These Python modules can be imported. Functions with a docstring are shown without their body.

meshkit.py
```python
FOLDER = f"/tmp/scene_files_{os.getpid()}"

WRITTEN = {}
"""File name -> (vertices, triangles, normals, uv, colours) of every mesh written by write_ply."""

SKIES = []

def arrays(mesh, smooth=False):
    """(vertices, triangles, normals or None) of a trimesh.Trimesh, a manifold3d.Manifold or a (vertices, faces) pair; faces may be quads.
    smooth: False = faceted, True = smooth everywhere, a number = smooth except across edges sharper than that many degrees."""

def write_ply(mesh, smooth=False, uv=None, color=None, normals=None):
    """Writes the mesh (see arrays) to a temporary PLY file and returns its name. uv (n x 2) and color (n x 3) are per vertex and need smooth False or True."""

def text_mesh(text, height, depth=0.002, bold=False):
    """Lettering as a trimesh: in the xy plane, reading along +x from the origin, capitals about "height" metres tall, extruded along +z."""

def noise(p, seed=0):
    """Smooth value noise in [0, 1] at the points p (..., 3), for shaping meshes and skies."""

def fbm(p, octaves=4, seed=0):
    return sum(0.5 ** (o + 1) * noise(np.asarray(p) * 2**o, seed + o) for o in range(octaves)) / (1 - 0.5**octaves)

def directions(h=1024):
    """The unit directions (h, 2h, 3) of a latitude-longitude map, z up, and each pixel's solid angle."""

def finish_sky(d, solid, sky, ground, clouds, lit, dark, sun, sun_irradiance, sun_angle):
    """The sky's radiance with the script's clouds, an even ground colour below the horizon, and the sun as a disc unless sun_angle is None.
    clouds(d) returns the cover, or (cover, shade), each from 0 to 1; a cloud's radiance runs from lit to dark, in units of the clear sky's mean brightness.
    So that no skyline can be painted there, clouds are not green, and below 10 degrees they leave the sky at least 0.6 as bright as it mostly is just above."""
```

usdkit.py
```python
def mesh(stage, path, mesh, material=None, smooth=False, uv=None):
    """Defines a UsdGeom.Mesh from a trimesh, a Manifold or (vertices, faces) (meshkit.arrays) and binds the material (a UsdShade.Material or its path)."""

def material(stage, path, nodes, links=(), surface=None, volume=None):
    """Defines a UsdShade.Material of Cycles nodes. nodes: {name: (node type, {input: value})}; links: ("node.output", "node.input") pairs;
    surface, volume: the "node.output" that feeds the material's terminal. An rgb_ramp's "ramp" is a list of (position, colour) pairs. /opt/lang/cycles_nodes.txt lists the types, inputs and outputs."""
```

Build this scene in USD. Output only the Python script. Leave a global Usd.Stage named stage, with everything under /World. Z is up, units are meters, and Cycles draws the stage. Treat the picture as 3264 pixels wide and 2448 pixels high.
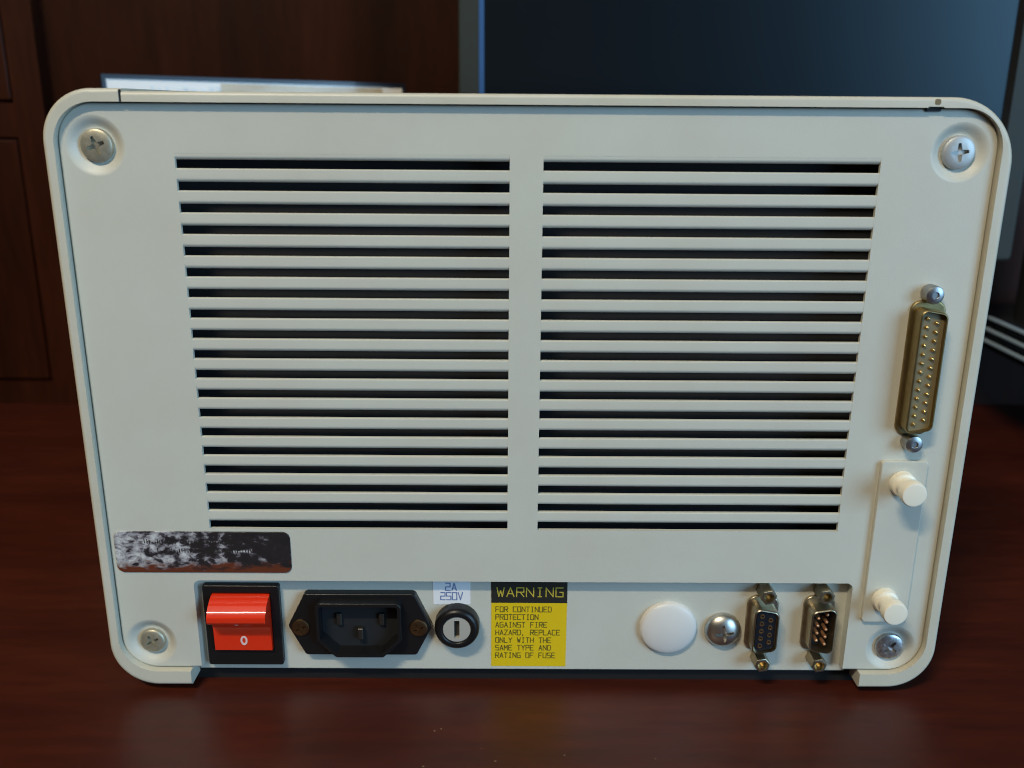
import math, random
import numpy as np, trimesh, usdkit, meshkit
import manifold3d as m3
from shapely.geometry import Polygon, LineString, Point, box as sbox
from shapely import affinity, union_all
from pxr import Usd, UsdGeom, UsdLux, UsdShade, Gf, Sdf

random.seed(7)
rng = np.random.default_rng(7)
stage = Usd.Stage.CreateInMemory()
UsdGeom.SetStageUpAxis(stage, UsdGeom.Tokens.z)
UsdGeom.SetStageMetersPerUnit(stage, 1.0)
UsdGeom.Xform.Define(stage, '/World')
UsdGeom.Scope.Define(stage, '/World/Looks')

# ------------------------------------------------------------------ camera
# measurements are in millimetres; x right, y away from the camera, z up from ZT (the desk)
ZT = -24.3
def W(p):
    p = np.asarray(p, float)
    return (p - [0, 0, ZT]) * 0.001
PITCH, YAW, ROLL = 0.29144, 0.005734, 0.007594
CAM = np.array([0.0, -272.037, 166.139])
fw = np.array([math.sin(YAW) * math.cos(PITCH), math.cos(YAW) * math.cos(PITCH), -math.sin(PITCH)])
rt = np.array([math.cos(YAW), -math.sin(YAW), 0.0]); up = np.cross(rt, fw)
rt, up = math.cos(ROLL) * rt + math.sin(ROLL) * up, -math.sin(ROLL) * rt + math.cos(ROLL) * up
cam = UsdGeom.Camera.Define(stage, '/World/camera')
M = Gf.Matrix4d(*[float(v) for r in (np.r_[rt, 0], np.r_[up, 0], np.r_[-fw, 0], np.r_[W(CAM), 1]) for v in r])
cam.AddTransformOp().Set(M)
cam.CreateHorizontalApertureAttr(4.5); cam.CreateVerticalApertureAttr(3.375)
cam.CreateFocalLengthAttr(4.5 * 2950 / 3264)
cam.CreateFStopAttr(1.5); cam.CreateFocusDistanceAttr(0.292)
cam.CreateClippingRangeAttr(Gf.Vec2f(0.01, 100))
cam.CreateExposureAttr(0.0)

# ------------------------------------------------------------------ lamps
def aim(prim, pos, target):
    pos, target = np.array(pos, float), np.array(target, float)
    z = pos - target; z /= np.linalg.norm(z)
    x = np.cross([0, 0, 1], z); x /= np.linalg.norm(x); y = np.cross(z, x)
    UsdGeom.Xformable(prim).AddTransformOp().Set(Gf.Matrix4d(*[float(v) for r in (np.r_[x, 0], np.r_[y, 0], np.r_[z, 0], np.r_[pos, 1]) for v in r]))
for k, dx in enumerate((-0.15, -0.05, 0.05, 0.15)):           # a row of four warm bulbs overhead
    l = UsdLux.SphereLight.Define(stage, '/World/ceiling_bulb' + ('_%03d' % k if k else ''))
    l.CreateRadiusAttr(0.045); l.CreateIntensityAttr(1.0); l.CreateExposureAttr(0.0); l.CreateNormalizeAttr(True)
    l.CreateIntensityAttr(4.6); l.CreateColorAttr(Gf.Vec3f(1.0, 0.85, 0.64))
    UsdGeom.Xformable(l).AddTranslateOp().Set(Gf.Vec3d(-0.46 + dx, -0.90, 1.28))
win = UsdLux.RectLight.Define(stage, '/World/window_light')      # daylight from the window on the right
win.CreateWidthAttr(1.2); win.CreateHeightAttr(1.3); win.CreateNormalizeAttr(True)
win.CreateIntensityAttr(13.0); win.CreateColorAttr(Gf.Vec3f(0.38, 0.68, 1.0))
aim(win, (1.75, -1.55, 0.62), (0.0, 0.0, 0.1))
fill = UsdLux.RectLight.Define(stage, '/World/fill_light')    # added soft fill for light bounced by the unseen ceiling and wall
fill.CreateWidthAttr(2.4); fill.CreateHeightAttr(1.6); fill.CreateNormalizeAttr(True)
fill.CreateIntensityAttr(3.0); fill.CreateColorAttr(Gf.Vec3f(0.98, 0.98, 0.86))
aim(fill, (-0.5, -1.3, 2.1), (0.0, 0.0, 0.1))

# ------------------------------------------------------------------ materials
LK = '/World/Looks/'
def mat(name, col, rough=0.5, metal=0.0, var=None, bump=None, coat=0.0, spec=0.5, rvar=None, stint=(1.0, 1.0, 1.0), crough=0.06):
    """var: (scale xyz, amount, second colour); bump: (scale, strength, distance in m)"""
    n = {'g': ('geometry', {}), 'p': ('principled_bsdf', dict(base_color=col, roughness=rough, metallic=metal, coat_weight=coat, coat_roughness=crough, specular_ior_level=spec, specular_tint=stint))}
    ln = []
    if var:
        sc, lo, hi, c2 = var
        n['mp'] = ('mapping', {'mapping_type': 'point', 'scale': sc}); ln.append(('g.position', 'mp.vector'))
        n['n1'] = ('noise_texture', {'scale': 1.0, 'detail': 5.0, 'roughness': 0.6}); ln.append(('mp.vector', 'n1.vector'))
        n['r1'] = ('rgb_ramp', {'ramp': [(lo, col), (hi, c2)]}); ln += [('n1.fac', 'r1.fac'), ('r1.color', 'p.base_color')]
    if rvar:
        n['n3'] = ('noise_texture', {'scale': rvar[0], 'detail': 4.0}); ln.append(('g.position', 'n3.vector'))
        n['r3'] = ('rgb_ramp', {'ramp': [(0.3, (rvar[1],) * 3), (0.7, (rvar[2],) * 3)]}); ln += [('n3.fac', 'r3.fac'), ('r3.color', 'p.roughness')]
    if bump:
        n['n2'] = ('noise_texture', {'scale': bump[0], 'detail': 2.0}); ln.append(('g.position', 'n2.vector'))
        n['b'] = ('bump', {'strength': bump[1], 'distance': bump[2]}); ln += [('n2.fac', 'b.height'), ('b.normal', 'p.normal')]
    return usdkit.material(stage, LK + name, n, ln, surface='p.BSDF')

CREAM = mat('cream_paint', (0.605, 0.612, 0.53), 0.45, var=((24, 24, 24), 0.35, 0.72, (0.575, 0.56, 0.475)), bump=(2600, 0.22, 0.0002))
CREAM2 = mat('cream_case', (0.62, 0.60, 0.505), 0.40, var=((30, 30, 30), 0.35, 0.72, (0.56, 0.535, 0.42)), bump=(2200, 0.2, 0.0002))
BLACK = mat('black_plastic', (0.009, 0.009, 0.010), 0.34, spec=0.32, bump=(1500, 0.1, 0.0001))
BLACKMATT = mat('black_matt', (0.010, 0.011, 0.013), 0.7)
INSIDE = mat('dark_inside', (0.014, 0.016, 0.019), 0.8, var=((300, 300, 300), 0.3, 0.7, (0.010, 0.012, 0.015)))
RED = mat('red_plastic', (0.78, 0.030, 0.005), 0.5, coat=1.0, crough=0.075, spec=0.2)
NICKEL = mat('nickel', (0.50, 0.47, 0.36), 0.45, 0.6, var=((500, 500, 500), 0.35, 0.7, (0.38, 0.35, 0.26)), bump=(700, 0.25, 0.0002))
STEEL = mat('worn_steel', (0.60, 0.60, 0.60), 0.34, 0.9, var=((600, 600, 600), 0.4, 0.65, (0.32, 0.31, 0.30)), bump=(900, 0.3, 0.0002))
BRIGHT = mat('bright_steel', (0.50, 0.52, 0.51), 0.48, 0.5, bump=(600, 0.15, 0.0002))
PRONG = mat('tarnished_prong', (0.09, 0.088, 0.08), 0.45, 0.9)
COPPER = mat('copper_pin', (0.80, 0.42, 0.22), 0.35, 0.8)
CAPMETAL = mat('grey_cap_metal', (0.40, 0.40, 0.40), 0.38, 1.0, bump=(500, 0.2, 0.0002))
EARTH = mat('dome_nickel', (0.56, 0.55, 0.50), 0.36, 1.0, bump=(500, 0.1, 0.0002))
SHELL = mat('tin_shell', (0.50, 0.45, 0.34), 0.36, 1.0, var=((260, 260, 260), 0.35, 0.7, (0.36, 0.31, 0.21)))
BRASS = mat('old_brass', (0.36, 0.29, 0.15), 0.46, 1.0, var=((300, 300, 300), 0.3, 0.7, (0.30, 0.23, 0.10)))
GOLD = mat('gold_pin', (0.85, 0.60, 0.25), 0.25, 1.0)
DARKMETAL = mat('dark_bronze', (0.20, 0.13, 0.07), 0.4, 1.0)
BLUEBLACK = mat('blue_insulator', (0.006, 0.009, 0.015), 0.4)
OLIVE = mat('olive_insulator', (0.20, 0.165, 0.085), 0.5)
GREYCAP = mat('grey_fuse_cap', (0.42, 0.40, 0.35), 0.45)
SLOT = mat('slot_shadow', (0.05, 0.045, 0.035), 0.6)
NYLON = mat('ivory_nylon', (0.88, 0.84, 0.70), 0.4)
WHITE = mat('white_plastic', (0.72, 0.71, 0.67), 0.4)
STICKER = mat('white_sticker', (0.84, 0.86, 0.88), 0.45)
BLUEINK = mat('blue_ink', (0.16, 0.22, 0.42), 0.6)
YELLOW = mat('yellow_sticker', (0.78, 0.55, 0.01), 0.4)
BLACKINK = mat('black_ink', (0.02, 0.02, 0.016), 0.5)
YELLOWINK = mat('yellow_ink', (0.55, 0.44, 0.05), 0.5)
OLIVEINK = mat('olive_ink', (0.10, 0.085, 0.01), 0.6)
WHITEINK = mat('white_ink', (0.80, 0.62, 0.58), 0.5)
STAIN = mat('brown_stain', (0.20, 0.15, 0.07), 0.6)
def wood(name, ca, cb, cc, stretch, rough=0.35, coat=0.5, coat_rough=0.12, spec=0.3):
    n = {'g': ('geometry', {}), 'mp': ('mapping', {'mapping_type': 'point', 'scale': stretch}),
         'n1': ('noise_texture', {'scale': 1.0, 'detail': 6.0, 'roughness': 0.62, 'distortion': 0.4}),
         'r1': ('rgb_ramp', {'ramp': [(0.28, ca), (0.5, cb), (0.74, cc)]}),
         'mp2': ('mapping', {'mapping_type': 'point', 'scale': tuple(6.0 * s for s in stretch)}),
         'n2': ('noise_texture', {'scale': 1.0, 'detail': 3.0}),
         'r2': ('rgb_ramp', {'ramp': [(0.3, (0.74,) * 3), (0.65, (1.0,) * 3)]}),
         'mx': ('mix_color', {'blend_type': 'multiply', 'fac': 1.0}),
         'b': ('bump', {'strength': 0.08, 'distance': 0.0004}),
         'n4': ('noise_texture', {'scale': 9.0, 'detail': 3.0}),
         'r4': ('rgb_ramp', {'ramp': [(0.35, (coat_rough * 0.8,) * 3), (0.7, (coat_rough * 1.35,) * 3)]}),
         'p': ('principled_bsdf', {'roughness': rough, 'coat_weight': coat, 'coat_roughness': coat_rough, 'specular_ior_level': spec})}
    ln = [('g.position', 'mp.vector'), ('mp.vector', 'n1.vector'), ('n1.fac', 'r1.fac'), ('g.position', 'mp2.vector'), ('mp2.vector', 'n2.vector'),
          ('n2.fac', 'r2.fac'), ('r1.color', 'mx.a'), ('r2.color', 'mx.b'), ('mx.result', 'p.base_color'), ('n2.fac', 'b.height'), ('b.normal', 'p.normal'),
          ('g.position', 'n4.vector'), ('n4.fac', 'r4.fac'), ('r4.color', 'p.coat_roughness')]
    return usdkit.material(stage, LK + name, n, ln, surface='p.BSDF')
TABLE = wood('mahogany_top', (0.042, 0.0056, 0.0018), (0.062, 0.0090, 0.0028), (0.086, 0.0145, 0.0046), (7, 45, 60), 0.5, 0.34, 0.33)
CABWOOD = wood('mahogany_front', (0.022, 0.0048, 0.0017), (0.038, 0.0088, 0.0032), (0.055, 0.0135, 0.0050), (45, 45, 6), 0.5, 0.08, 0.3, 0.15)
BACKWOOD = wood('mahogany_back', (0.016, 0.0034, 0.0012), (0.028, 0.0066, 0.0022), (0.042, 0.0105, 0.0034), (30, 30, 4), 0.5, 0.05, 0.3, 0.12)
INLAY = mat('dark_gap', (0.004, 0.003, 0.003), 0.8)
SCREEN = mat('lcd_screen', (0.003, 0.004, 0.007), 0.32, spec=0.5, stint=(0.60, 0.82, 0.93))
BEZEL = mat('grey_bezel', (0.032, 0.038, 0.034), 0.5, spec=0.25)
LITBEVEL = mat('lit_bevel', (0.055, 0.125, 0.26), 0.4)  # blue window light on the bevel, painted into its colour
FRAMEMAT = mat('navy_frame', (0.012, 0.018, 0.035), 0.3, coat=0.3)
TRAYRIM = mat('pale_tray_rim', (0.36, 0.48, 0.60), 0.35)
TRAYDARK = mat('dark_tray', (0.010, 0.012, 0.016), 0.5)
DUST = mat('dust', (0.16, 0.10, 0.055), 0.8)
PRINT = mat('print_paper', (0.90, 0.91, 0.90), 0.3, coat=0.6)
PICTURE = mat('print_picture', (0.60, 0.53, 0.38), 0.3, var=((14, 14, 50), 0.42, 0.62, (0.46, 0.33, 0.16)), coat=0.4)
GLINT = mat('print_glints', (0.80, 0.88, 0.92), 0.25, bump=(300, 0.8, 0.0015))  # glints of the glossy print, painted as pale patches
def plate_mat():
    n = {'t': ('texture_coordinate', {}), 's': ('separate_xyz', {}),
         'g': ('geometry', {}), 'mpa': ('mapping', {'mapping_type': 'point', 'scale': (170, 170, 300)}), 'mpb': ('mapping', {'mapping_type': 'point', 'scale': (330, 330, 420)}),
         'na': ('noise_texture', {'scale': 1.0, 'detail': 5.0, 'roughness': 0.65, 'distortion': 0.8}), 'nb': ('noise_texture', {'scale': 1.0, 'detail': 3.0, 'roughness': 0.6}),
         'fx': ('math', {'math_type': 'multiply_add', 'value2': -9.5, 'value3': -1.90}),     # painted silvery glare falls off to the right
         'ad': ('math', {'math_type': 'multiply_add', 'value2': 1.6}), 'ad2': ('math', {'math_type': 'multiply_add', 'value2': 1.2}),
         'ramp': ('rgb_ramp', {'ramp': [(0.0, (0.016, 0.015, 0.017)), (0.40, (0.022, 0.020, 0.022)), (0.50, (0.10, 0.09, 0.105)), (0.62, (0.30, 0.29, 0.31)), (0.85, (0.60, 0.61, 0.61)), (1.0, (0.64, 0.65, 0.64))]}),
         'fz': ('math', {'math_type': 'multiply_add', 'value2': -420.0, 'value3': 17.5}),     # brown lower edge: reflection of the desk painted in
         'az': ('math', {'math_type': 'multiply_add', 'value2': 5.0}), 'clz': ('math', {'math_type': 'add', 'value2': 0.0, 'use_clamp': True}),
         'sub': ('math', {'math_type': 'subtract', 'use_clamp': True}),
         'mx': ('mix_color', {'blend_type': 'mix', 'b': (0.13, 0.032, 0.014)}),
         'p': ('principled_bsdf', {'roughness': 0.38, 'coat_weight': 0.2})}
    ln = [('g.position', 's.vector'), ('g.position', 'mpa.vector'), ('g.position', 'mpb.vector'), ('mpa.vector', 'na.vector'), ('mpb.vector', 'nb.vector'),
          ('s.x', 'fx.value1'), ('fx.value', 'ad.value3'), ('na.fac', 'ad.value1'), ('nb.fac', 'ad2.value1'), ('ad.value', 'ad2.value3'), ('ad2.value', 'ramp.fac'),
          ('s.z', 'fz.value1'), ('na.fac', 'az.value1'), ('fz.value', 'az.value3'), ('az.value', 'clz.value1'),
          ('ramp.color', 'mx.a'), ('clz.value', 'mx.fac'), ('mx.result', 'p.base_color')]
    return usdkit.material(stage, LK + 'glare_plate', n, ln, surface='p.BSDF')
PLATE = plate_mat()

# ------------------------------------------------------------------ mesh helpers (millimetres)
def man(t):
    return m3.Manifold(m3.Mesh(np.asarray(t.vertices, np.float32), np.asarray(t.faces, np.uint32)))
def ext(poly, yf, yb):
    """polygon in (x, z) made solid between y = yf (front) and y = yb (back)"""
    out = []
    for g in getattr(poly, 'geoms', [poly]):
        t = trimesh.creation.extrude_polygon(g, yb - yf, engine='earcut')
        v = t.vertices.copy(); t.vertices = np.stack([v[:, 0], yb - v[:, 2], v[:, 1]], 1)
        out.append(t)
    return trimesh.util.concatenate(out)
def rrect(x0, x1, z0, z1, r, n=8):
    return sbox(x0 + r, z0 + r, x1 - r, z1 - r).buffer(r, quad_segs=n) if r > 0 else sbox(x0, z0, x1, z1)
def rsolid(x0, x1, z0, z1, r, yf, yb, b=0.5, n=10, seg=4):
    """rounded block whose front edge is rounded by b"""
    pts = []
    for k in range(seg + 1):
        a = k / seg * math.pi / 2
        ins, y = b * (1 - math.sin(a)), yf + b * (1 - math.cos(a))
        p = np.array(rrect(x0 + ins, x1 - ins, z0 + ins, z1 - ins, max(r - ins, 0.05), n).exterior.coords)[:-1]
        pts.append(np.stack([p[:, 0], np.full(len(p), y), p[:, 1]], 1))
    p = np.array(rrect(x0, x1, z0, z1, max(r, 0.05), n).exterior.coords)[:-1]
    pts.append(np.stack([p[:, 0], np.full(len(p), yb), p[:, 1]], 1))
    return m3.Manifold.hull_points(np.concatenate(pts))
def psolid(poly, yf, yb, b=0.4, seg=3):
    """convex polygon made solid with a rounded front edge"""
    pts = []
    for k in range(seg + 1):
        a = k / seg * math.pi / 2
        ins, y = b * (1 - math.sin(a)), yf + b * (1 - math.cos(a))
        p = np.array(poly.buffer(-ins, join_style=2).exterior.coords)[:-1]
        pts.append(np.stack([p[:, 0], np.full(len(p), y), p[:, 1]], 1))
    p = np.array(poly.exterior.coords)[:-1]; pts.append(np.stack([p[:, 0], np.full(len(p), yb), p[:, 1]], 1))
    return m3.Manifold.hull_points(np.concatenate(pts))
def bx(x0, x1, y0, y1, z0, z1):
    t = trimesh.creation.box(bounds=[[x0, y0, z0], [x1, y1, z1]]); return t
def lathe(prof, c, yb, n=40):
    """profile (radius, height towards the camera) turned about the y axis through c = (x, z) standing on y = yb"""
    t = trimesh.creation.revolve(np.array(prof, float), sections=n)
    v = t.vertices.copy(); t.vertices = np.stack([v[:, 0] + c[0], yb - v[:, 2], v[:, 1] + c[1]], 1)
    return t
def cyl(c, r, yf, yb, n=28, b=0.25):
    h = yb - yf
    return lathe([(0, 0), (r, 0), (r, h - b), (r - b * 0.3, h - b * 0.3), (r - b, h), (0, h)], c, yb, n)
def cat(*a):
    return trimesh.util.concatenate([x if isinstance(x, trimesh.Trimesh) else tri(x) for x in a])
def tri(m):
    k = m.to_mesh(); return trimesh.Trimesh(np.array(k.vert_properties[:, :3], float), np.array(k.tri_verts), process=True)

used = {}
def numbered(parent, name):
    k = used.get((parent, name), 0); used[(parent, name)] = k + 1
    return parent + '/' + name + ('_%03d' % k if k else '')
def obj(name, mesh, material, parent='/World', smooth=30, label=None):
    path = numbered(parent, name)
    t = mesh if isinstance(mesh, trimesh.Trimesh) else tri(mesh)
    t = t.copy(); t.vertices = W(t.vertices)
    p = usdkit.mesh(stage, path, t, material, smooth=smooth)
    if label: p.GetPrim().SetCustomDataByKey('label', label)
    return path
def thing(name):
    path = numbered('/World', name); UsdGeom.Xform.Define(stage, path); return path
def tag(path, label=None, cat_=None, group=None, kind=None):
    p = stage.GetPrimAtPath(path)
    for k, v in (('label', label), ('category', cat_), ('group', group), ('kind', kind)):
        if v: p.SetCustomDataByKey(k, v)

# plotter-style stroke lettering, drawn on a 4 x 6 grid
G = {'A': [[(0,0),(2,6),(4,0)],[(0.7,2),(3.3,2)]], 'C': [[(4,6),(0,6),(0,0),(4,0)]], 'D': [[(0,0),(0,6),(3,6),(4,5),(4,1),(3,0),(0,0)]],
     'E': [[(4,6),(0,6),(0,0),(4,0)],[(0,3),(3.2,3)]], 'F': [[(4,6),(0,6),(0,0)],[(0,3),(3.2,3)]], 'G': [[(4,6),(0,6),(0,0),(4,0),(4,3),(2.2,3)]],
     'H': [[(0,0),(0,6)],[(4,0),(4,6)],[(0,3),(4,3)]], 'I': [[(2,0),(2,6)],[(1,0),(3,0)],[(1,6),(3,6)]], 'L': [[(0,6),(0,0),(4,0)]],
     'M': [[(0,0),(0,6),(2,2.5),(4,6),(4,0)]], 'N': [[(0,0),(0,6),(4,0),(4,6)]], 'O': [[(0,0),(0,6),(4,6),(4,0),(0,0)]],
     'P': [[(0,0),(0,6),(4,6),(4,3),(0,3)]], 'R': [[(0,0),(0,6),(4,6),(4,3),(0,3)],[(2,3),(4,0)]], 'S': [[(4,6),(0,6),(0,3),(4,3),(4,0),(0,0)]],
     'T': [[(0,6),(4,6)],[(2,6),(2,0)]], 'U': [[(0,6),(0,0),(4,0),(4,6)]], 'W': [[(0,6),(1,0),(2,4),(3,0),(4,6)]], 'Y': [[(0,6),(2,3),(4,6)],[(2,3),(2,0)]],
     'Z': [[(0,6),(4,6),(0,0),(4,0)]], 'V': [[(0,6),(2,0),(4,6)]], ',': [[(1.5,0.6),(1,-1)]], '2': [[(0,6),(4,6),(4,3),(0,3),(0,0),(4,0)]],
     '5': [[(4,6),(0,6),(0,3),(4,3),(4,0),(0,0)]], '0': [[(0,0),(0,6),(4,6),(4,0),(0,0)]], ' ': []}
def stroke_text(text, x, z, h, adv, w, thick):
    s = h / 6.0; lines = []
    for i, ch in enumerate(text):
        for pl in G[ch]:
            lines.append(LineString([(x + i * adv + px * w / 4.0, z + pz * s) for px, pz in pl]).buffer(thick / 2, quad_segs=3))
    return union_all(lines)

# ================================================================== the instrument
I = thing('bench_instrument')
tag(I, 'cream metal laboratory instrument seen from its vented rear panel, on the dark wooden desk', 'instrument')
X0, X1, ZB, Z1 = -131.5, 143.8, -21.5, 170.2
outer = rsolid(X0, X1, ZB, Z1, 15.0, -2.1, 165, b=1.2, n=16)
outer = outer ^ (rsolid(X0 - 60, X1 + 0.02, ZB - 60, 169.5, 19.0, -2.08, 166, b=1.2, n=18) + man(bx(X0 - 50, -107.9, -20, 200, -100, 200)))
inner = rsolid(-128.3, 140.3, -16.2, 166.6, 12.0, -9, 162, b=0.1, n=16)
sleeve = outer - inner
sleeve -= man(bx(-105.5, 119.5, -20, 160, -40, -14.5))
sleeve -= man(bx(-108.6, -107.9, -20, -1.6, 165.5, 180))             # slit in the top lip
sleeve -= man(bx(117.6, 122.0, -20, 1.0, 165.8, 166.9))             # small notch under the lip
cs = obj('case_sleeve', sleeve, CREAM2, I, label='cream outer sleeve with rounded corners and two foot lips')
obj('notch_shade', bx(117.8, 121.8, -0.6, 0.9, 165.6, 166.8), BLACKMATT, cs)  # black block standing in for the shade inside the cut
obj('slit_shade', bx(-108.58, -107.92, -1.75, -1.5, 166.7, 169.9), BLACKMATT, cs)  # black strip standing in for the shade in the slit
obj('scuff', cat(ext(rrect(119.2, 120.9, 167.4, 169.0, 0.6), -2.13, -1.9)), STAIN, cs)
obj('side_screw', lathe([(0, 0), (2.5, 0), (2.4, 1.0), (1.6, 1.7), (0, 2.0)], (0, 0), 0).apply_transform(trimesh.transformations.rotation_matrix(math.pi / 2, [0, 0, 1])).apply_translation([142.6, 6.5, 122.0]), BRIGHT, I, label='shiny screw head on the right flank of the case')
obj('base_plate', bx(-108, 122, 6.6, 150, ZT, -16.5), INLAY, I, label='black underside on which the case stands')
obj('interior_shade', bx(-126, 138, 13, 14, 18, 160), INSIDE, I)  # dark sheet added in place of the shade behind the slots

# rear cover with recess, openings for the slats, dimples for the four screws
SX = [(-95.3, 0.45), (10.1, 106.9)]; ZS, PS = 150.0, 6.279
ZO0, ZO1 = ZS - 18 * PS - 1.55, ZS + 2.6
cover = rsolid(-128.0, 140.0, -15.9, 166.3, 11.0, 0.0, 4.0, b=0.8, n=14)
cover -= rsolid(-102.3, 114.2, -40, 16.8, 2.2, -3, 9, b=0.1)
cover -= man(bx(-101, 112.5, 1.3, 9, ZO0 - 6, ZO1 + 6))
for a, b_ in SX:
    cover -= man(bx(a, b_, -5, 9, ZO0, ZO1))
SCR = [(-117.5, 154.6, 4.75), (129.2, 154.4, 4.8), (-118.2, -6.3, 4.3), (129.4, -7.4, 4.8)]
for sx, sz, sr in SCR:
    tt_ = np.linspace(0, 1, 14); rr_, dd_ = 4.9 + 4.0 * tt_, 1.9 * (0.5 + 0.5 * np.cos(math.pi * tt_ ** 0.8)) - 0.02
    t = trimesh.creation.revolve(np.array([(0, -1.0), (10.4, -1.0), (10.4, -0.05)] + list(zip(rr_, dd_))[::-1] + [(0, 1.88)], float), sections=64)
    v = t.vertices.copy(); t.vertices = np.stack([v[:, 0] + sx, v[:, 2], v[:, 1] + sz], 1); t.fix_normals()
    cover -= man(t)
cv = obj('rear_cover', cover, CREAM, I, smooth=25, label='cream rear cover with two banks of horizontal cooling slots')
def slat(a, b_, ztop, zbot, lip=False):
    # section of the sheet: flat face, lower edge curled inwards
    f, th, r = 0.05, 1.2, 1.2
    p = [(f, ztop - (0 if lip else 0.4)), (f, zbot + r)]
    for t in np.linspace(0, 1, 8)[1:]:
        p.append((f + 1.15 * (1 - math.cos(t * math.pi / 2)), zbot + r - r * math.sin(t * math.pi / 2)))
    p += [(f + th, zbot), (f + th, ztop)]
    if not lip: p += [(f + 0.42, ztop), (f + 0.2, ztop - 0.07), (f + 0.06, ztop - 0.2)]
    poly = Polygon(p)
    t = trimesh.creation.extrude_polygon(poly, b_ - a, engine='earcut')   # (y, z, along x)
    v = t.vertices.copy(); t.vertices = np.stack([v[:, 2] + a, v[:, 0], v[:, 1]], 1); t.fix_normals()
    return t
for a, b_ in SX:
    obj('slat', slat(a, b_, ZO1, ZS + 0.9, True), CREAM, cv)
    for k in range(18):
        obj('slat', slat(a, b_, ZS - k * PS - 1.55, ZS - (k + 1) * PS + 0.9), CREAM, cv)

def phillips(c, r, yb, h, material, cross=True, dome=False, ang=0.2):
    prof = [(0, 0), (r, 0)]
    if dome:
        prof += [(r * math.cos(t), 0.5 + (h - 0.5) * math.sin(t)) for t in np.linspace(0, math.pi / 2, 12)]
    else:
        prof += [(r, h * 0.45), (r * 0.96, h * 0.7), (r * 0.82, h * 0.93), (r * 0.5, h), (0, h)]
    m = man(lathe(prof, c, yb, 40))
    L, w = r * 0.55, r * 0.17
    for q in (0, math.pi / 2):
        poly = affinity.translate(affinity.rotate(Polygon([(-L, -w * 0.5), (0, -w), (L, -w * 0.5), (L, w * 0.5), (0, w), (-L, w * 0.5)]), ang + q, origin=(0, 0), use_radians=True), *c)
        m -= man(ext(poly, yb - h - 2, yb - h * 0.35))
    return m
for k, (sx, sz, sr) in enumerate(SCR):
    s = obj('screw', phillips((sx, sz), sr, 1.85, 1.8, (NICKEL, BRIGHT, NICKEL, STEEL)[k], ang=(0.35, 0.12, 0.5, 0.9)[k]), (NICKEL, BRIGHT, NICKEL, STEEL)[k], I, smooth=35,
            label=('dull cross-head screw in the top left corner', 'bright cross-head screw in the top right corner', 'tarnished cross-head screw in the bottom left corner', 'scratched dark cross-head screw in the bottom right corner')[k])

# maker's plate, glare and desk reflection painted into its colour, partly hidden lettering
npl = obj('name_plate', psolid(rrect(-126.4, -69.7, 19.8, 34.4, 2.4), -0.35, 0.02, b=0.15), PLATE, I, label='dark foil plate with silvery glare painted in at its left end')

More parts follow.
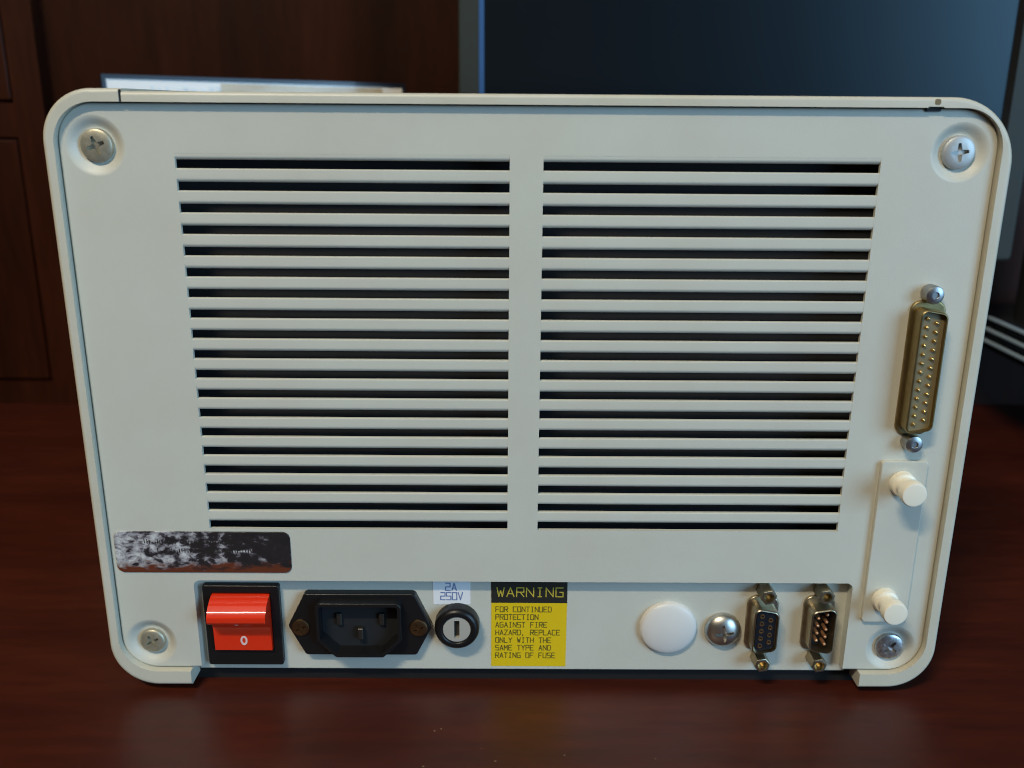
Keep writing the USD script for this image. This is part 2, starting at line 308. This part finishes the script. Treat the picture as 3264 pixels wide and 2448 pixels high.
# two rows of worn-off print: only broken strokes are left
mk = []
for row, (z, xa, xb) in enumerate(((30.2, -117.5, -83), (27.0, -113.5, -80))):
    x = xa
    while x < xb:
        x += rng.choice([0.75, 0.95, 1.9], p=[0.55, 0.3, 0.15]); h = rng.uniform(0.7, 1.5); zz = z + rng.uniform(-0.25, 0.25)
        mk.append(LineString([(x, zz), (x + rng.uniform(-0.25, 0.25), zz + h)]).buffer(rng.uniform(0.1, 0.17), quad_segs=2))
        if rng.random() < 0.35: mk.append(LineString([(x, zz + h * rng.uniform(0, 1)), (x + 0.6, zz + h * 0.6)]).buffer(0.11, quad_segs=2))
obj('print_traces', ext(union_all(mk), -0.39, -0.3), BLACKINK, npl, smooth=False)

# recess floor
rc = obj('recess_panel', rsolid(-104.5, 116.5, -18.9, 20, 0.3, 4.0, 6.5, b=0.4), CREAM, I)

# power switch
sw = obj('power_switch', rsolid(-100.4, -75.1, -16.0, 14.0, 0.8, 1.6, 4.0, b=0.5) - man(bx(-97.6, -77.9, -3, 3.6, -10.0, 11.4)), BLACK, I, label='black framed power switch with a red rocker')
prof = [(11.0, 2.6), (10.6, 0.2), (9.6, -2.0), (8.4, -3.7), (7.0, -5.0), (5.8, -5.6), (4.7, -5.6), (3.7, -5.2), (2.9, -4.2), (2.2, -2.8), (1.3, -1.5), (0.3, -0.6), (-1.2, -0.1), (-4, 0.1), (-7, 0.2), (-9.4, 0.3), (-9.6, 3.2), (11.0, 3.4)]
pp = np.array(prof); 
# smooth the rolled profile
cc = np.vstack([pp[1:-2]]); tt = np.linspace(0, 1, len(cc)); from scipy.interpolate import PchipInterpolator
fine = np.linspace(0, 1, 60); sm = np.stack([PchipInterpolator(tt, cc[:, 0])(fine), PchipInterpolator(tt, cc[:, 1])(fine)], 1)
poly = Polygon(np.vstack([[(11.0, 3.4)], sm, [(-9.6, 3.4)]])[:, ::-1])       # (y, z)
t = trimesh.creation.extrude_polygon(poly, 19.1, engine='earcut'); v = t.vertices.copy(); t.vertices = np.stack([v[:, 2] - 97.3, v[:, 0], v[:, 1]], 1); t.fix_normals()
rk = obj('rocker', t, RED, sw, smooth=40)
zero = affinity.translate(affinity.scale(Point(0, 0).buffer(1.0, quad_segs=12), 1.15, 1.75).difference(affinity.scale(Point(0, 0).buffer(1.0, quad_segs=12), 0.55, 1.05)), -87.4, -5.6)
obj('off_mark', ext(zero, 0.02, 0.6), WHITEINK, sw)
mk = ext(LineString([(-89.2, 2.1), (-88.9, 1.0)]).buffer(0.3), -0.2, 0.2)
mk.vertices[:, 1] += np.interp(mk.vertices[:, 2], [0.3, 1.3, 2.2], [-0.6, -1.5, -2.8])
obj('on_mark', mk, WHITEINK, sw)

# mains inlet
hexa = Polygon([(-72.6, -0.6), (-66.6, 11.4), (-30.2, 11.4), (-24.6, -0.9), (-29.9, -11.6), (-67.2, -11.6)]).buffer(-1.4).buffer(1.4, quad_segs=6)
mouth = Polygon([(-60.8, 8.6), (-36.2, 8.6), (-35.6, 8.0), (-35.6, -3.4), (-41.2, -9.0), (-55.8, -9.0), (-61.4, -3.4), (-61.4, 8.0)])
inlet = psolid(hexa, 1.0, 4.0, 0.5) + psolid(mouth.buffer(1.3, join_style=1), -2.6, 3, 0.35)
hole = man(ext(mouth, -9, 2.8))
inlet -= hole
pi = obj('power_inlet', inlet, BLACK, I, label='black hexagonal mains inlet with three prongs')
obj('socket_floor', ext(mouth.buffer(-0.05), 2.6, 3.6), BLACKMATT, pi)
for px, pz in ((-55.6, 1.6), (-41.4, 1.6), (-48.5, -3.4)):
    obj('prong', rsolid(px - 1.0, px + 1.0, pz - 2.2, pz + 2.2, 0.3, 0.4 if px == -48.5 else 1.3, 3.4, b=0.5), PRONG, pi)
for px in (-68.4, -29.0):
    obj('screw', phillips((px, -1.0), 3.1, 1.1, 0.9, DARKMETAL, ang=0.4), DARKMETAL, pi, smooth=35)

# fuse holder
ring = [(4.7, 0), (7.5, 0), (7.5, 3.4), (7.2, 4.3), (6.4, 5.0), (5.6, 5.1), (5.0, 4.9), (4.7, 4.4), (4.7, 0)]
fz = obj('fuse_holder', lathe(ring, (-16.2, -0.8), 4.0, 48), BLACK, I, smooth=50, label='round black fuse holder with a grey slotted cap')
cap = man(cyl((-16.2, -0.8), 4.68, -0.55, 4.0, 36, 0.3)) - man(bx(-17.1, -15.3, -5, 1.2, -4.0, 2.5))
cp = obj('fuse_cap', cap, GREYCAP, fz)
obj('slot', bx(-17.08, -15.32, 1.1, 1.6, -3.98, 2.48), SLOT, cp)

# stickers
st = obj('fuse_rating_sticker', bx(-24.2, -11.8, 3.88, 4.02, 6.2, 16.4), STICKER, I)
obj('lettering', ext(stroke_text('2A', -20.0, 11.35, 2.7, 2.1, 1.5, 0.36).union(stroke_text('250V', -21.7, 7.9, 2.7, 1.95, 1.45, 0.36)), 3.84, 3.9), BLUEINK, st, smooth=False)
wl = obj('warning_label', bx(-4.8, 20.6, 3.88, 4.02, -17.5, 6.8), YELLOW, I, label='yellow warning sticker with a black heading band')
hb = obj('heading_band', bx(-4.8, 20.6, 3.86, 4.02, 6.81, 16.6), BLACKINK, wl)
obj('heading', ext(stroke_text('WARNING', -2.9, 9.2, 3.3, 3.28, 2.4, 0.34), 3.82, 3.88), YELLOWINK, hb, smooth=False)
LINES = ['FOR CONTINUED', 'PROTECTION', 'AGAINST FIRE', 'HAZARD, REPLACE', 'ONLY WITH THE', 'SAME TYPE AND', 'RATING OF FUSE']
for k, s in enumerate(LINES):
    obj('text_line', ext(stroke_text(s, -3.3, 3.45 - 2.94 * k, 1.9, 1.47, 1.05, 0.27), 3.84, 3.9), OLIVEINK, wl, smooth=False)

# hole plug, earth screw
obj('hole_plug', lathe([(0, 0), (9.6, 0), (9.6, 1.0), (9.3, 1.6), (8.6, 2.0), (7, 2.5), (4.5, 2.95), (2, 3.15), (0, 3.2)], (54.8, -2.0), 4.0, 56), WHITE, I, smooth=50, label='large white domed hole plug')
dome = [(0, 0), (6.15, 0), (6.15, 0.5)] + [(6.15 * math.cos(t), 0.5 + 3.6 * math.sin(t)) for t in np.linspace(0, math.pi / 2, 16)[1:]]
dm = man(lathe(dome, (73.3, -2.6), 4.0, 48))
for q in (0, math.pi / 2):
    dm -= man(ext(affinity.translate(affinity.rotate(Polygon([(-3.2, -0.35), (0, -0.75), (3.2, -0.35), (3.2, 0.35), (0, 0.75), (-3.2, 0.35)]), 0.15 + q, origin=(0, 0), use_radians=True), 73.3, -2.6), -3, 1.6))
obj('earth_screw', dm, EARTH, I, smooth=40, label='domed cross-head earthing screw')

# D-shaped connectors
def dshape(cx, cz, L, wide_left, w=8.4):
    """vertical D outline: long side L tall on the wide side, shorter on the other"""
    s = -1 if wide_left else 1
    half, sl = L / 2, w * math.tan(math.radians(10))
    p = [(s * w / 2, half), (s * w / 2, -half), (-s * w / 2, -half + sl), (-s * w / 2, half - sl)]
    return affinity.translate(Polygon(p).buffer(-2.2).buffer(2.2, quad_segs=8), cx, cz)
def dsub(name, label, cx, cz, L, post, yb, wide_left, npins, shellmat, insmat, pinmat, female, prot=6.2, round_post=False, pitch=2.76, tinner=0.5, deep=1.6):
    yf = yb - prot
    shp = dshape(cx, cz, L, wide_left)
    body = psolid(shp, yf, yb - 0.2, 0.7) - man(ext(shp.buffer(-tinner), yf - 3, yb - (4.9 if female else 1.4)))
    fl = psolid(rrect(cx - 5.3, cx + 5.3, cz - L / 2 - 1.4, cz + L / 2 + 1.4, 3.2), yb - 1.0, yb, 0.5)
    o = obj(name, tri(body + fl), shellmat, I, smooth=40, label=label)
    yi = yf + (0.9 if female else prot - deep)
    ins = ext(shp.buffer(-tinner - (0.55 if female else 0.02)), yi, yb - (0.9 if not female else 0.5))
    obj('insulator', ins, insmat, o)
    s = -1 if wide_left else 1
    for col, n in ((s, npins[0]), (-s, npins[1])):
        for k in range(n):
            pz = cz + (k - (n - 1) / 2) * pitch; px = cx + col * 1.42
            if female:
                obj('contact', lathe([(0, 0), (0.55, 0), (0.8, 0), (0.8, 0.35), (0.5, 0.35), (0.45, 0.05), (0, 0.05)], (px, pz), yi + 0.1, 12), pinmat, o, smooth=40)
            else:
                obj('pin', lathe([(0, 0), (0.6, 0), (0.6, 0.5 + 1.75 * (4.2 - deep) / 1.6), (0.4, 0.8 + 1.75 * (4.2 - deep) / 1.6), (0, 1.0 + 1.75 * (4.2 - deep) / 1.6)], (px, pz), yi + 0.1, 10), pinmat, o, smooth=40)
    for q in (1, -1):
        pz = cz + q * post
        if round_post:
            m = lathe([(0, 0), (2.8, 0), (2.8, 3.4), (2.6, 4.0), (2.0, 4.3), (1.1, 4.4), (1.0, 4.0), (0, 4.0)], (cx, pz), yb, 24)
            obj('screw', m, CAPMETAL, o, smooth=40)
        else:
            hx = Polygon([(cx + 2.75 * math.cos(t), pz + 2.75 * math.sin(t)) for t in np.arange(6) * math.pi / 3 + 0.2])
            m = psolid(hx, yb - 6.6, yb, 0.4) - man(cyl((cx, pz), 1.6, yb - 12, yb - 4.2, 18, 0.05))
            po = obj('post', m, SHELL, o, smooth=30)
            obj('threaded_hole', cyl((cx, pz), 1.55, yb - 4.6, yb - 4.0, 18, 0.05), GOLD if q < 0 else BRASS, po)
    return o
dsub('serial_connector', 'nine-way socket with a blue-black face, left of the pair', 86.2, 0.0, 17.6, 12.7, 4.0, True, (5, 4), SHELL, BLUEBLACK, GOLD, True, prot=6.8)
dsub('serial_connector', 'nine-pin plug with an empty dark shell, right of the pair', 105.2, 0.1, 17.6, 12.85, 4.0, False, (5, 4), SHELL, BLACK, COPPER, False, prot=6.6)
dsub('parallel_connector', 'tall brassy twenty-five-pin plug near the right edge', 126.0, 90.3, 39.6, 23.4, 0.0, True, (13, 12), BRASS, OLIVE, GOLD, False, prot=6.0, round_post=True, deep=4.2)

# blanking plate with two push knobs
bp = obj('blanking_plate', rsolid(117.9, 132.5, 3.4, 60.4, 1.2, -1.6, 0.0, b=0.3), CREAM, I, label='cream blanking plate fixed by two ivory knobs')
for kx, kz in ((124.9, 53.1), (124.3, 12.0)):
    obj('knob', lathe([(0, 0), (4.1, 0), (4.1, 1.8), (3.8, 2.4), (3.1, 2.7), (2.9, 3.2), (2.9, 5.6), (3.3, 6.2), (3.95, 6.5), (4.05, 7.2), (4.0, 9.2), (3.7, 9.7), (3.2, 9.85), (0, 9.9)], (kx, kz), -1.6, 40), NYLON, bp, smooth=35)

# ================================================================== desk and background
dk = obj('desk_top', bx(-1300, 1300, -420, 420, ZT - 30, ZT), TABLE, '/World', smooth=False)
tag(dk, kind='structure')
pts = []
for k in range(14):
    x, y = rng.uniform(-110, 120), rng.uniform(-75, -12); r = rng.uniform(0.15, 0.36)
    t = trimesh.creation.icosphere(subdivisions=0, radius=r); t.apply_scale([1.3, 1, 0.6]); t.apply_translation([x, y, ZT + r * 0.3]); pts.append(t)
d = obj('desk_dust', cat(*pts), DUST, '/World', smooth=False)
tag(d, 'pale specks of dust scattered on the desk in front of the instrument', 'dust', kind='stuff')

# desk hutch at the back: a drawer pedestal on the left, a plain back panel behind everything else
H = thing('desk_hutch')
tag(H, 'dark mahogany desk hutch with drawers, standing along the back of the desk', 'cabinet')
YC = 308.0
obj('back_panel', bx(-282, 900, YC + 14, YC + 26, ZT, 620), BACKWOOD, H, smooth=False)
obj('drawer_frame', man(bx(-700, -280, YC + 3, YC + 13.9, ZT, 620)) - man(bx(-640, -298, 0, 900, -9, 146)) - man(bx(-640, -298, 0, 900, 166, 330)), CABWOOD, H)
for z0, z1 in ((-9, 146), (166, 330)):
    obj('drawer', rsolid(-638, -299.6, z0 + 1.6, z1 - 1.6, 1, YC + 3.6, YC + 13, b=0.9), CABWOOD, H)
obj('drawer_cavity', bx(-690, -290, YC + 14.2, YC + 17, ZT + 2, 600), INLAY, H, smooth=False)

def frame_axes(TL, TR, lean):
    e1 = TR - TL; w = np.linalg.norm(e1); e1 /= w
    n = np.cross([0, 0, 1], e1); n /= np.linalg.norm(n)            # away from the camera
    dn = -math.cos(lean) * np.array([0, 0, 1.0]) - math.sin(lean) * n
    dn -= dn @ e1 * e1; dn /= np.linalg.norm(dn)
    nn = np.cross(dn, e1); nn = nn if nn[1] > 0 else -nn
    return e1, dn, nn, w
# framed print leaning behind the instrument
TL, TR = np.array([-203.4, 215, 180.2]), np.array([-60.2, 292, 178.2])
e1, dn, nn, wd = frame_axes(TL, TR, 0.2)
ht = (TL[2] - ZT) / -dn[2] - 1.5
def fbox(u0, u1, v0, v1, w0, w1):
    t = trimesh.creation.box(bounds=[[u0, v0, w0], [u1, v1, w1]]); v = t.vertices.copy()
    t.vertices = TL + v[:, :1] * e1 + v[:, 1:2] * dn + v[:, 2:3] * nn; t.fix_normals(); return t
F = thing('picture_frame')
tag(F, 'navy framed pale print leaning behind the instrument, its top edge showing', 'picture frame')
B = 1.9
for q in (fbox(0, wd, 0, B, 0, 8), fbox(0, wd, ht - B, ht, 0, 8), fbox(0, B, B, ht - B, 0, 8), fbox(wd - B, wd, B, ht - B, 0, 8)):
    obj('frame_bar', q, FRAMEMAT, F, smooth=False)
obj('frame_back', fbox(1, wd - 1, 1, ht - 1, 6, 7.5), BLACKMATT, F, smooth=False)
pr_ = obj('print', fbox(B, wd - B, B, ht - B, 0.8, 5), PRINT, F, smooth=False)
obj('picture_area', fbox(58, wd - 14, B + 1.0, ht - 40, 0.6, 1.2), PICTURE, pr_, smooth=False)
fs = []
for k in range(9):
    u = 22 + k * 4.2 + rng.uniform(-1, 1); v = B + 3.4 + rng.uniform(-1.6, 1.6)
    fs.append(fbox(u, u + rng.uniform(1.2, 3), v, v + rng.uniform(1.2, 3.2), 0.3, 1.0))
obj('print_glints', cat(*fs), GLINT, pr_, smooth=False)

# monitor
Mn = thing('monitor')
tag(Mn, 'grey framed flat computer monitor behind the instrument on the right, screen off', 'monitor')
YM = 225.0
mx0, mx1, mz0, mz1 = -25.6, 272.0, 88.0, 330.0
sx0, sx1, sz0, sz1 = -12.6, 256.5, 98.0, 318.0
bz = rsolid(mx0, mx1, mz0, mz1, 3, YM, YM + 22, b=1.5) - man(bx(sx0 - 2.6, sx1 + 2.6, YM - 20, YM + 6, sz0 - 2.6, sz1 + 2.6))
obj('bezel', bz, BEZEL, Mn)
def slope_bar(a, b_, c, d_):                                       # bevel strip: outer front edge to the sunken inner edge
    t = trimesh.convex.convex_hull(np.array([a, b_, c, d_, np.array(a) + [0, 4, 0], np.array(b_) + [0, 4, 0], np.array(c) + [0, 1.5, 0], np.array(d_) + [0, 1.5, 0]])); return t
o = 2.55; y0, y1 = YM + 0.4, YM + 2.6
obj('bevel', slope_bar((sx0 - o, y0, sz0 - o), (sx0 - o, y0, sz1 + o), (sx0, y1, sz0), (sx0, y1, sz1)), LITBEVEL, Mn, smooth=False)
obj('bevel', slope_bar((sx1 + o, y0, sz0 - o), (sx1 + o, y0, sz1 + o), (sx1, y1, sz0), (sx1, y1, sz1)), BLACK, Mn, smooth=False)  # shaded side of the same bevel, painted black
obj('bevel', slope_bar((sx0 - o, y0, sz0 - o), (sx1 + o, y0, sz0 - o), (sx0, y1, sz0), (sx1, y1, sz0)), LITBEVEL, Mn, smooth=False)
obj('bevel', slope_bar((sx0 - o, y0, sz1 + o), (sx1 + o, y0, sz1 + o), (sx0, y1, sz1), (sx1, y1, sz1)), BLACK, Mn, smooth=False)  # top side painted black as well, for shade
obj('screen', bx(sx0 - 1, sx1 + 1, YM + 3.0, YM + 5.5, sz0 - 1, sz1 + 1), SCREEN, Mn, smooth=False)
obj('neck', bx(100, 150, YM + 22, YM + 40, ZT + 8, 200), BLACK, Mn)
obj('foot', rsolid(60, 190, ZT, ZT + 8, 2, YM - 50, YM + 80, b=1), BLACK, Mn)

# letter tray with pale rims, right of the monitor's foot
T = thing('letter_tray')
tag(T, 'stack of three dark trays with pale rims at the right edge behind the instrument', 'letter tray')
for k, z in enumerate((48.7, 41.7, 34.7)):
    tr = obj('tray', bx(287.4, 520, 120, 304, z - 5.5, z - 0.5), TRAYDARK, T, smooth=False)
    obj('rim', cat(rsolid(284.8, 287.3, z - 1.5, z + 0.3, 0.6, 118, 306, b=0.6)), TRAYRIM, tr)
for x in (290.5, 515):
    for y in (128, 296):
        obj('leg', bx(x, x + 4, y, y + 4, ZT, 29.1), TRAYDARK, T, smooth=False)
pt = obj('pen_pot', trimesh.creation.cylinder(radius=34, height=60, sections=48).apply_translation([331, 250, 78.25]), BLACKMATT, '/World', smooth=40)
tag(pt, 'dark round pot standing on the trays at the right edge', 'pot')
